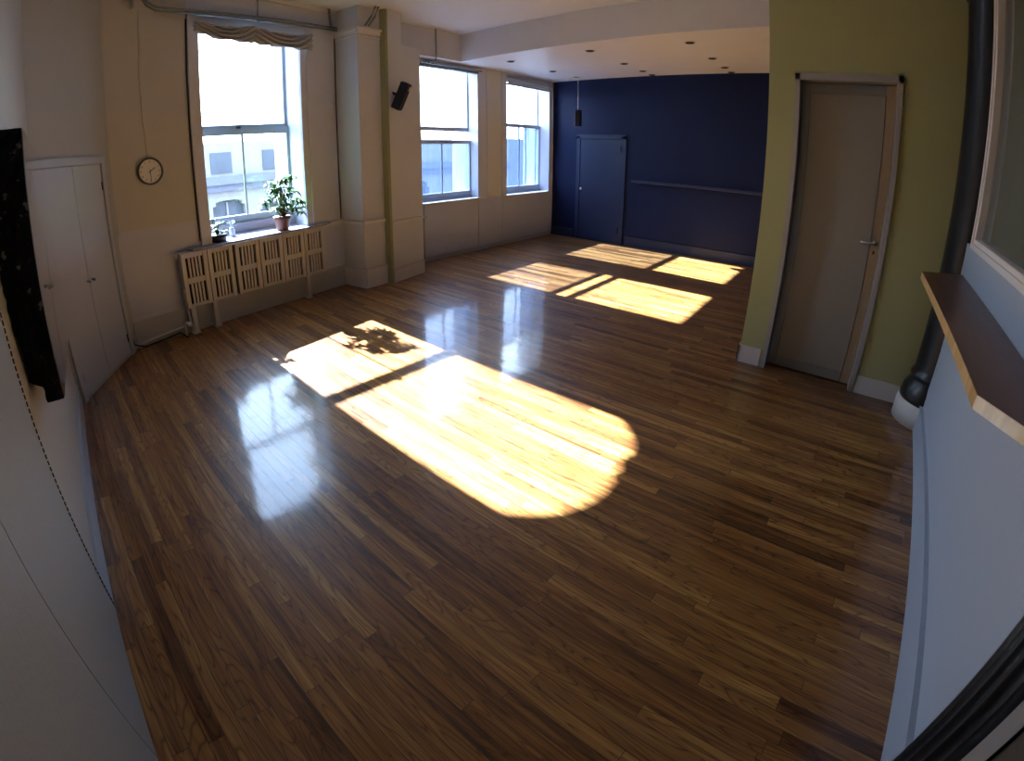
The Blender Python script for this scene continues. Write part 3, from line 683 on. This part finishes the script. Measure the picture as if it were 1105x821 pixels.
# ---------------------------------------------------------------- mirror on the left wall
mr = root('wall_mirror', (0, 0, 0), category='mirror', label='large mirror in a thick peeling black frame hung on the left wall')
nt_, nb_, ft_, fb_ = Vector((-.0975, 1.95, 1.893)), Vector((-.134, 1.95, .893)), Vector((-.059, 3.2, 1.809)), Vector((-.075, 3.2, .817))
def quad_slab(bm, p, off):
    a = [bm.verts.new(q) for q in p]; b = [bm.verts.new(q + off) for q in p]
    bm.faces.new(a); bm.faces.new(b)
    for i in range(4): bm.faces.new((a[i], a[(i+1) % 4], b[(i+1) % 4], b[i]))
bm = B(); quad_slab(bm, [nt_, nb_, fb_, ft_], Vector((-.012, 0, 0))); obj('glass', bm, M['mirror'], mr)
bm = B(); nn, ns = 60, 8; rowsv = []
for i in range(nn + 1):                                  # ragged old side board towards the camera
    t = i / nn; fr = nt_.lerp(nb_, t); row = []
    xw = -.247
    if t < .06: xw = -.215 + .012 * math.sin(i * 2.1) 
    rag = 0
    if t > .72: rag = .010 + .016 * noise.noise(Vector((0, t * 55, 3)))
    if t > .93: rag = .048 + .010 * noise.noise(Vector((0, t * 75, 3)))
    for j in range(ns + 1):
        s = j / ns; x = fr.x - .003 + (xw + rag - fr.x) * s + (.005 * noise.noise(Vector((t * 30, s * 6, 1))) if 0 < j else 0)
        row.append(Vector((x, 1.935 + .008 * noise.noise(Vector((t * 26, s * 9, 4))), fr.z)))
    rowsv.append(row)
F = [[bm.verts.new(p) for p in r] for r in rowsv]; G = [[bm.verts.new(p + Vector((0, .02, 0))) for p in r] for r in rowsv]
for i in range(nn):
    for j in range(ns):
        bm.faces.new((F[i][j], F[i+1][j], F[i+1][j+1], F[i][j+1])); bm.faces.new((G[i][j], G[i+1][j], G[i+1][j+1], G[i][j+1]))
def rim(idx):
    for (a, b) in idx: bm.faces.new((F[a[0]][a[1]], F[b[0]][b[1]], G[b[0]][b[1]], G[a[0]][a[1]]))
rim([((i, 0), (i+1, 0)) for i in range(nn)]); rim([((i, ns), (i+1, ns)) for i in range(nn)]); rim([((0, j), (0, j+1)) for j in range(ns)]); rim([((nn, j), (nn, j+1)) for j in range(ns)])
obj('side_board', bm, M['peel'], mr)
bm = B()
for k in range(7):                                       # carved crest lumps
    lathe(bm, [(.004, -.02), (.014, -.01), (.018, 0), (.013, .012), (.003, .02)], (-.232 + .012 * (k % 4), 1.93 + .004 * k, 1.897 + .017 * (3 - abs(3 - k))), 10)
obj('crest', bm, M['peel'], mr, smooth=True)
bm = B(); quad_slab(bm, [nt_ + Vector((-.014, .02, .004)), nb_ + Vector((-.014, .02, 0)), fb_ + Vector((-.014, 0, 0)), ft_ + Vector((-.014, 0, .004))], Vector((-.02, 0, 0))); obj('backing', bm, M['black'], mr)
# beaded chain by the near panel edge
bm = B()
for k in range(84):
    z = .03 + k * .026; p = LEFT.p(2.118, .016, z); tube(bm, [p, p + Vector((0, .001, .017))], .0026, 6)
obj('bead_chain', bm, M['brown'], category='chain', label='dark beaded chain hanging down the edge of the near left wall panel')

# ---------------------------------------------------------------- recessed lights
ring = B(); lathe(ring, [(.052, 0), (.070, 0), (.070, -.006), (.052, -.012)], seg=28)
lt0 = root('ceiling_downlight', (5.98, 4.63, ZL - .001), category='ceiling light')
bm = B(); lathe(bm, [(.050, 0), (.078, 0), (.078, -.004), (.050, -.005)], seg=28); obj('trim_ring', bm, M['trim'], lt0, smooth=True)
ring.free()
bm = B(); lathe(bm, [(.056, -.0051), (.056, -.012), (.040, -.016)], seg=24); obj('baffle', bm, M['dark'], lt0)
rows = {'window': (4.63, (6.0, 7.18, 7.98, 8.24)), 'middle': (3.25, (5.98, 7.08, 7.82, 8.24)), 'green-wall': (1.88, (6.02, 7.06, 7.80, 8.24))}
order = ('nearest the step', 'second from the step', 'third from the step', 'against the navy wall')
first = True
for rn, (yy, xs) in rows.items():
    for i, x in enumerate(xs):
        if rn == 'window' and i == 3: continue
        o = lt0 if first else copy_tree(lt0); first = False
        o.location = (x, yy, ZL - .001); o['group'] = 'recessed ceiling lights in the lowered ceiling'
        o['label'] = 'round recessed light in the ceiling row on the %s side, %s' % (rn, order[i])

# ---------------------------------------------------------------- navy wall hand rail
hr = root('barre_rail', (0, 0, 0), category='rail', label='long navy blue horizontal rail fixed along the navy wall right of the door')
P0, P1 = (XB - .075, 3.60, 1.205), (XB - .075, .2, 1.14)
bm = B(); box(bm, XB - .10, XB - .055, -.6, 3.62, 0, .045)
for v in bm.verts: v.co.z += 1.17 + .004 * (v.co.y)
obj('rail', bm, M['blue_trim'], hr, bevel=.008)
for y in (3.5, 2.4, 1.3, .2): obj('bracket', box(B(), XB - .06, XB, y - .012, y + .012, 1.165, 1.19), M['blue_trim'], hr)

# ---------------------------------------------------------------- iron columns
cc = (4.045, -.915)
c1 = root('iron_column', (cc[0], cc[1], 0), category='column', label='black round iron column standing in the corner between green wall and half wall')
bm = B(); lathe(bm, [(.235, .165), (.24, .20), (.23, .26), (.20, .31), (.19, .33), (.205, .345), (.205, .365), (.19, .385), (.186, .42), (.176, 2.88), (.19, 2.90), (.19, 2.98), (.178, 3.0), (.2, 3.2), (.22, ZH - .01)], seg=48); [setattr(v.co, 'x', min(v.co.x, XG - .004 - cc[0])) for v in bm.verts]; obj('shaft', bm, M['black_iron'], c1, smooth=True)
bm = B(); lathe(bm, [(.25, 0), (.25, .15), (.24, .168)], seg=48); [setattr(v.co, 'x', min(v.co.x, XG - .016 - cc[0])) for v in bm.verts]; obj('plinth', bm, M['trim'], c1, smooth=True)
c2 = root('fluted_column', (1.085, -.765, 0), category='column', label='fluted black column beside the camera at the near end of the white half wall')
def flute(a, z): return 1 - .075 * abs(math.cos(a * 12)) ** .8
bm = B(); lathe(bm, [(.130, .0), (.130, .4), (.128, 1.0), (.125, 2.0), (.122, ZH - .01)], seg=200, rfun=flute); obj('shaft', bm, M['black_iron'], c2, smooth=True)
bm = B(); lathe(bm, [(.136, 0), (.136, .05), (.130, .06)], seg=40); obj('plinth', bm, M['black_iron'], c2)
bm = B(); prism(bm, [(.9736, -.6666), (.9558, -.6919), (.99, -.72), (1.01, -.695)], 0, ZH); struct('trim_15', bm, M['trim'])
bm = B(); prism(bm, [(.955, -.70), (.4, -.80), (.4, -.84), (.985, -.73)], 0, ZH); struct('trim_16', bm, M['brown'])

# ---------------------------------------------------------------- wooden ledge
lg = root('wooden_ledge', (0, 0, 0), category='shelf', label='long polished wooden ledge projecting from the white half wall under the glazed partition')
ra, rb = RIGHT.p(.16, .004, 0), RIGHT.p(2.57, .004, 0)
pts = [(ra.x, ra.y), (3.60, -.545), (1.61, -.487), (1.42, -.615), (rb.x, rb.y)]
bm = B(); prism(bm, pts, 1.098, 1.142); obj('top', bm, M['ledge'], lg)
bm = B()
for a, b in zip(pts[:4], pts[1:4]):
    f = Fr(a, b); f.n = -f.n if (f.n.x * 0 + f.n.y) < 0 and a[0] < 3.7 else f.n
    f.box(bm, 0, f.L, 0, .003, 1.098, 1.1415)
obj('edge_band', bm, M['ledge_edge'], lg)

# ---------------------------------------------------------------- street outside
bd = root('building', (6.5, 16, 0), category='building', label='pale stone building across the street with arched windows and a cornice')
bm = B()
wins = [(-1.65, -.45, -1.6, .40, .18), (.08, 1.0, -1.6, .35, .40), (2.2, 3.4, -1.6, .4, .3), (4.6, 5.8, -1.6, .4, .3), (7, 8.2, -1.6, .4, .3)]
box(bm, -8, 14, .35, 1.2, -7, 2.35)                       # body behind
prev = -8
for a, b, z0_, z1_, r in wins:
    box(bm, prev, a, 0, .35, -7, .55); prev = b
    box(bm, a, b, 0, .35, -7, z0_)
    n = 10
    for i in range(n):                                   # arched heads
        xa, xb_ = a + (b-a)*i/n, a + (b-a)*(i+1)/n; m = (a+b)/2; hw = (b-a)/2
        fz = lambda x: z1_ - r + r * max(0, 1 - abs((x-m)/hw)**4) ** .5
        zc = min(fz(xa), fz(xb_)); box(bm, xa, xb_, 0, .35, zc, .55)
box(bm, prev, 14, 0, .35, -7, .55)
box(bm, -8, 14, -.02, .35, .55, .95)
obj('wall', bm, M['stone'], bd)
bm = B(); box(bm, -8, 14, -.35, .35, .95, 1.22); box(bm, -8, 14, -.2, .35, .72, .95); obj('cornice', bm, M['stone2'], bd)
bm = B(); box(bm, -8, 14, .0, 1.2, 1.22, 2.35); obj('parapet', bm, M['stone'], bd)
for a, b, z0_, z1_, r in wins:
    bm = B(); box(bm, a, b, .30, .345, z0_, z1_); wf = obj('window', bm, M['facade_glass'], bd)
    obj('frame', box(B(), (a+b)/2 - .03, (a+b)/2 + .03, .24, .30, z0_, z1_ - r*.5), M['stone'], wf)
for a, b in ((-1.6, -.85), (.30, 1.02), (3.1, 3.9), (5.2, 6.0)):
    obj('upper_window', box(B(), a, b, -.03, .02, 1.32, 2.02), M['facade_glass'], bd)
b2_ = root('far_building', (15, 22, 0), category='building', label='grey-blue building further down the street seen through the far windows')
bm = B(); box(bm, -7, 20, 0, 4, -7, 2.6); obj('wall', bm, M['stone2'], b2_)
for k in range(6): obj('window', box(B(), -6 + 3*k, -4.6 + 3*k, -.05, .02, -.6, 1.6), M['facade_glass'], b2_)
st_ = obj('street', box(B(), -20, 45, 6.0, 50, -7.2, -7.0), M['street'], kind='structure'); st_.name = 'ground'

# ---------------------------------------------------------------- light
sun = bpy.data.lights.new('sun', 'SUN'); sun.energy = 430; sun.angle = math.radians(.7); sun.color = (.79, .90, 1)
so = bpy.data.objects.new('sun', sun); COL.objects.link(so)
so.rotation_euler = Vector((.0, 1.0, .722)).to_track_quat('Z', 'Y').to_euler()
w = bpy.data.worlds.new('world'); SC.world = w; w.use_nodes = True; nt = w.node_tree
bg = nt.nodes['Background']; bg.inputs['Strength'].default_value = 46.0
tc = N(nt, 'ShaderNodeTexCoord'); sp = N(nt, 'ShaderNodeSeparateXYZ'); lk(nt, tc.outputs['Generated'], sp.inputs[0])
rp = N(nt, 'ShaderNodeValToRGB'); e = rp.color_ramp.elements
e[0].position = 0.0; e[0].color = (.30, .33, .40, 1); e[1].position = .6; e[1].color = (.52, .70, 1.0, 1)
k = e.new(.02); k.color = (.88, .94, 1.0, 1); k = e.new(.25); k.color = (.74, .87, 1.0, 1)
lk(nt, sp.outputs[2], rp.inputs[0]); lk(nt, rp.outputs[0], bg.inputs[0])

# ---------------------------------------------------------------- camera (wide action-camera lens)
YAW, PITCH, ROLL = math.radians(47.65924441), math.radians(-15.78749034), math.radians(-1.12679511)
f = Vector((math.cos(PITCH)*math.cos(YAW), math.cos(PITCH)*math.sin(YAW), math.sin(PITCH)))
r = Vector((math.sin(YAW), -math.cos(YAW), 0)); u = r.cross(f)
c, s = math.cos(ROLL), math.sin(ROLL); r, u = c*r + s*u, -s*r + c*u
cam = bpy.data.cameras.new('camera'); co = bpy.data.objects.new('camera', cam); COL.objects.link(co)
co.matrix_world = Matrix(((r.x, u.x, -f.x, 0), (r.y, u.y, -f.y, 0), (r.z, u.z, -f.z, 1.7), (0, 0, 0, 1)))
cam.type = 'PANO'; cam.panorama_type = 'FISHEYE_LENS_POLYNOMIAL'; cam.fisheye_fov = PI; cam.sensor_width = 36; cam.clip_start = .01
U = 500 * 36 / 1105
cam.fisheye_polynomial_k0 = 0; cam.fisheye_polynomial_k1 = -.9749 / U; cam.fisheye_polynomial_k2 = 0
cam.fisheye_polynomial_k3 = .0607 / U**3; cam.fisheye_polynomial_k4 = 0
cam.shift_x = (552.5 - 463.04) / 1105; cam.shift_y = -(410.5 - 305.62) / 821
SC.camera = co

SC.view_settings.view_transform = 'Standard'; SC.view_settings.look = 'None'
SC.view_settings.exposure = -1.6; SC.view_settings.gamma = 1; SC.view_settings.use_curve_mapping = False
SC.cycles.use_denoising = True; SC.cycles.max_bounces = 10; SC.cycles.diffuse_bounces = 6; SC.cycles.transparent_max_bounces = 12
SC.cycles.sample_clamp_indirect = 12; SC.cycles.caustics_reflective = False; SC.cycles.caustics_refractive = False
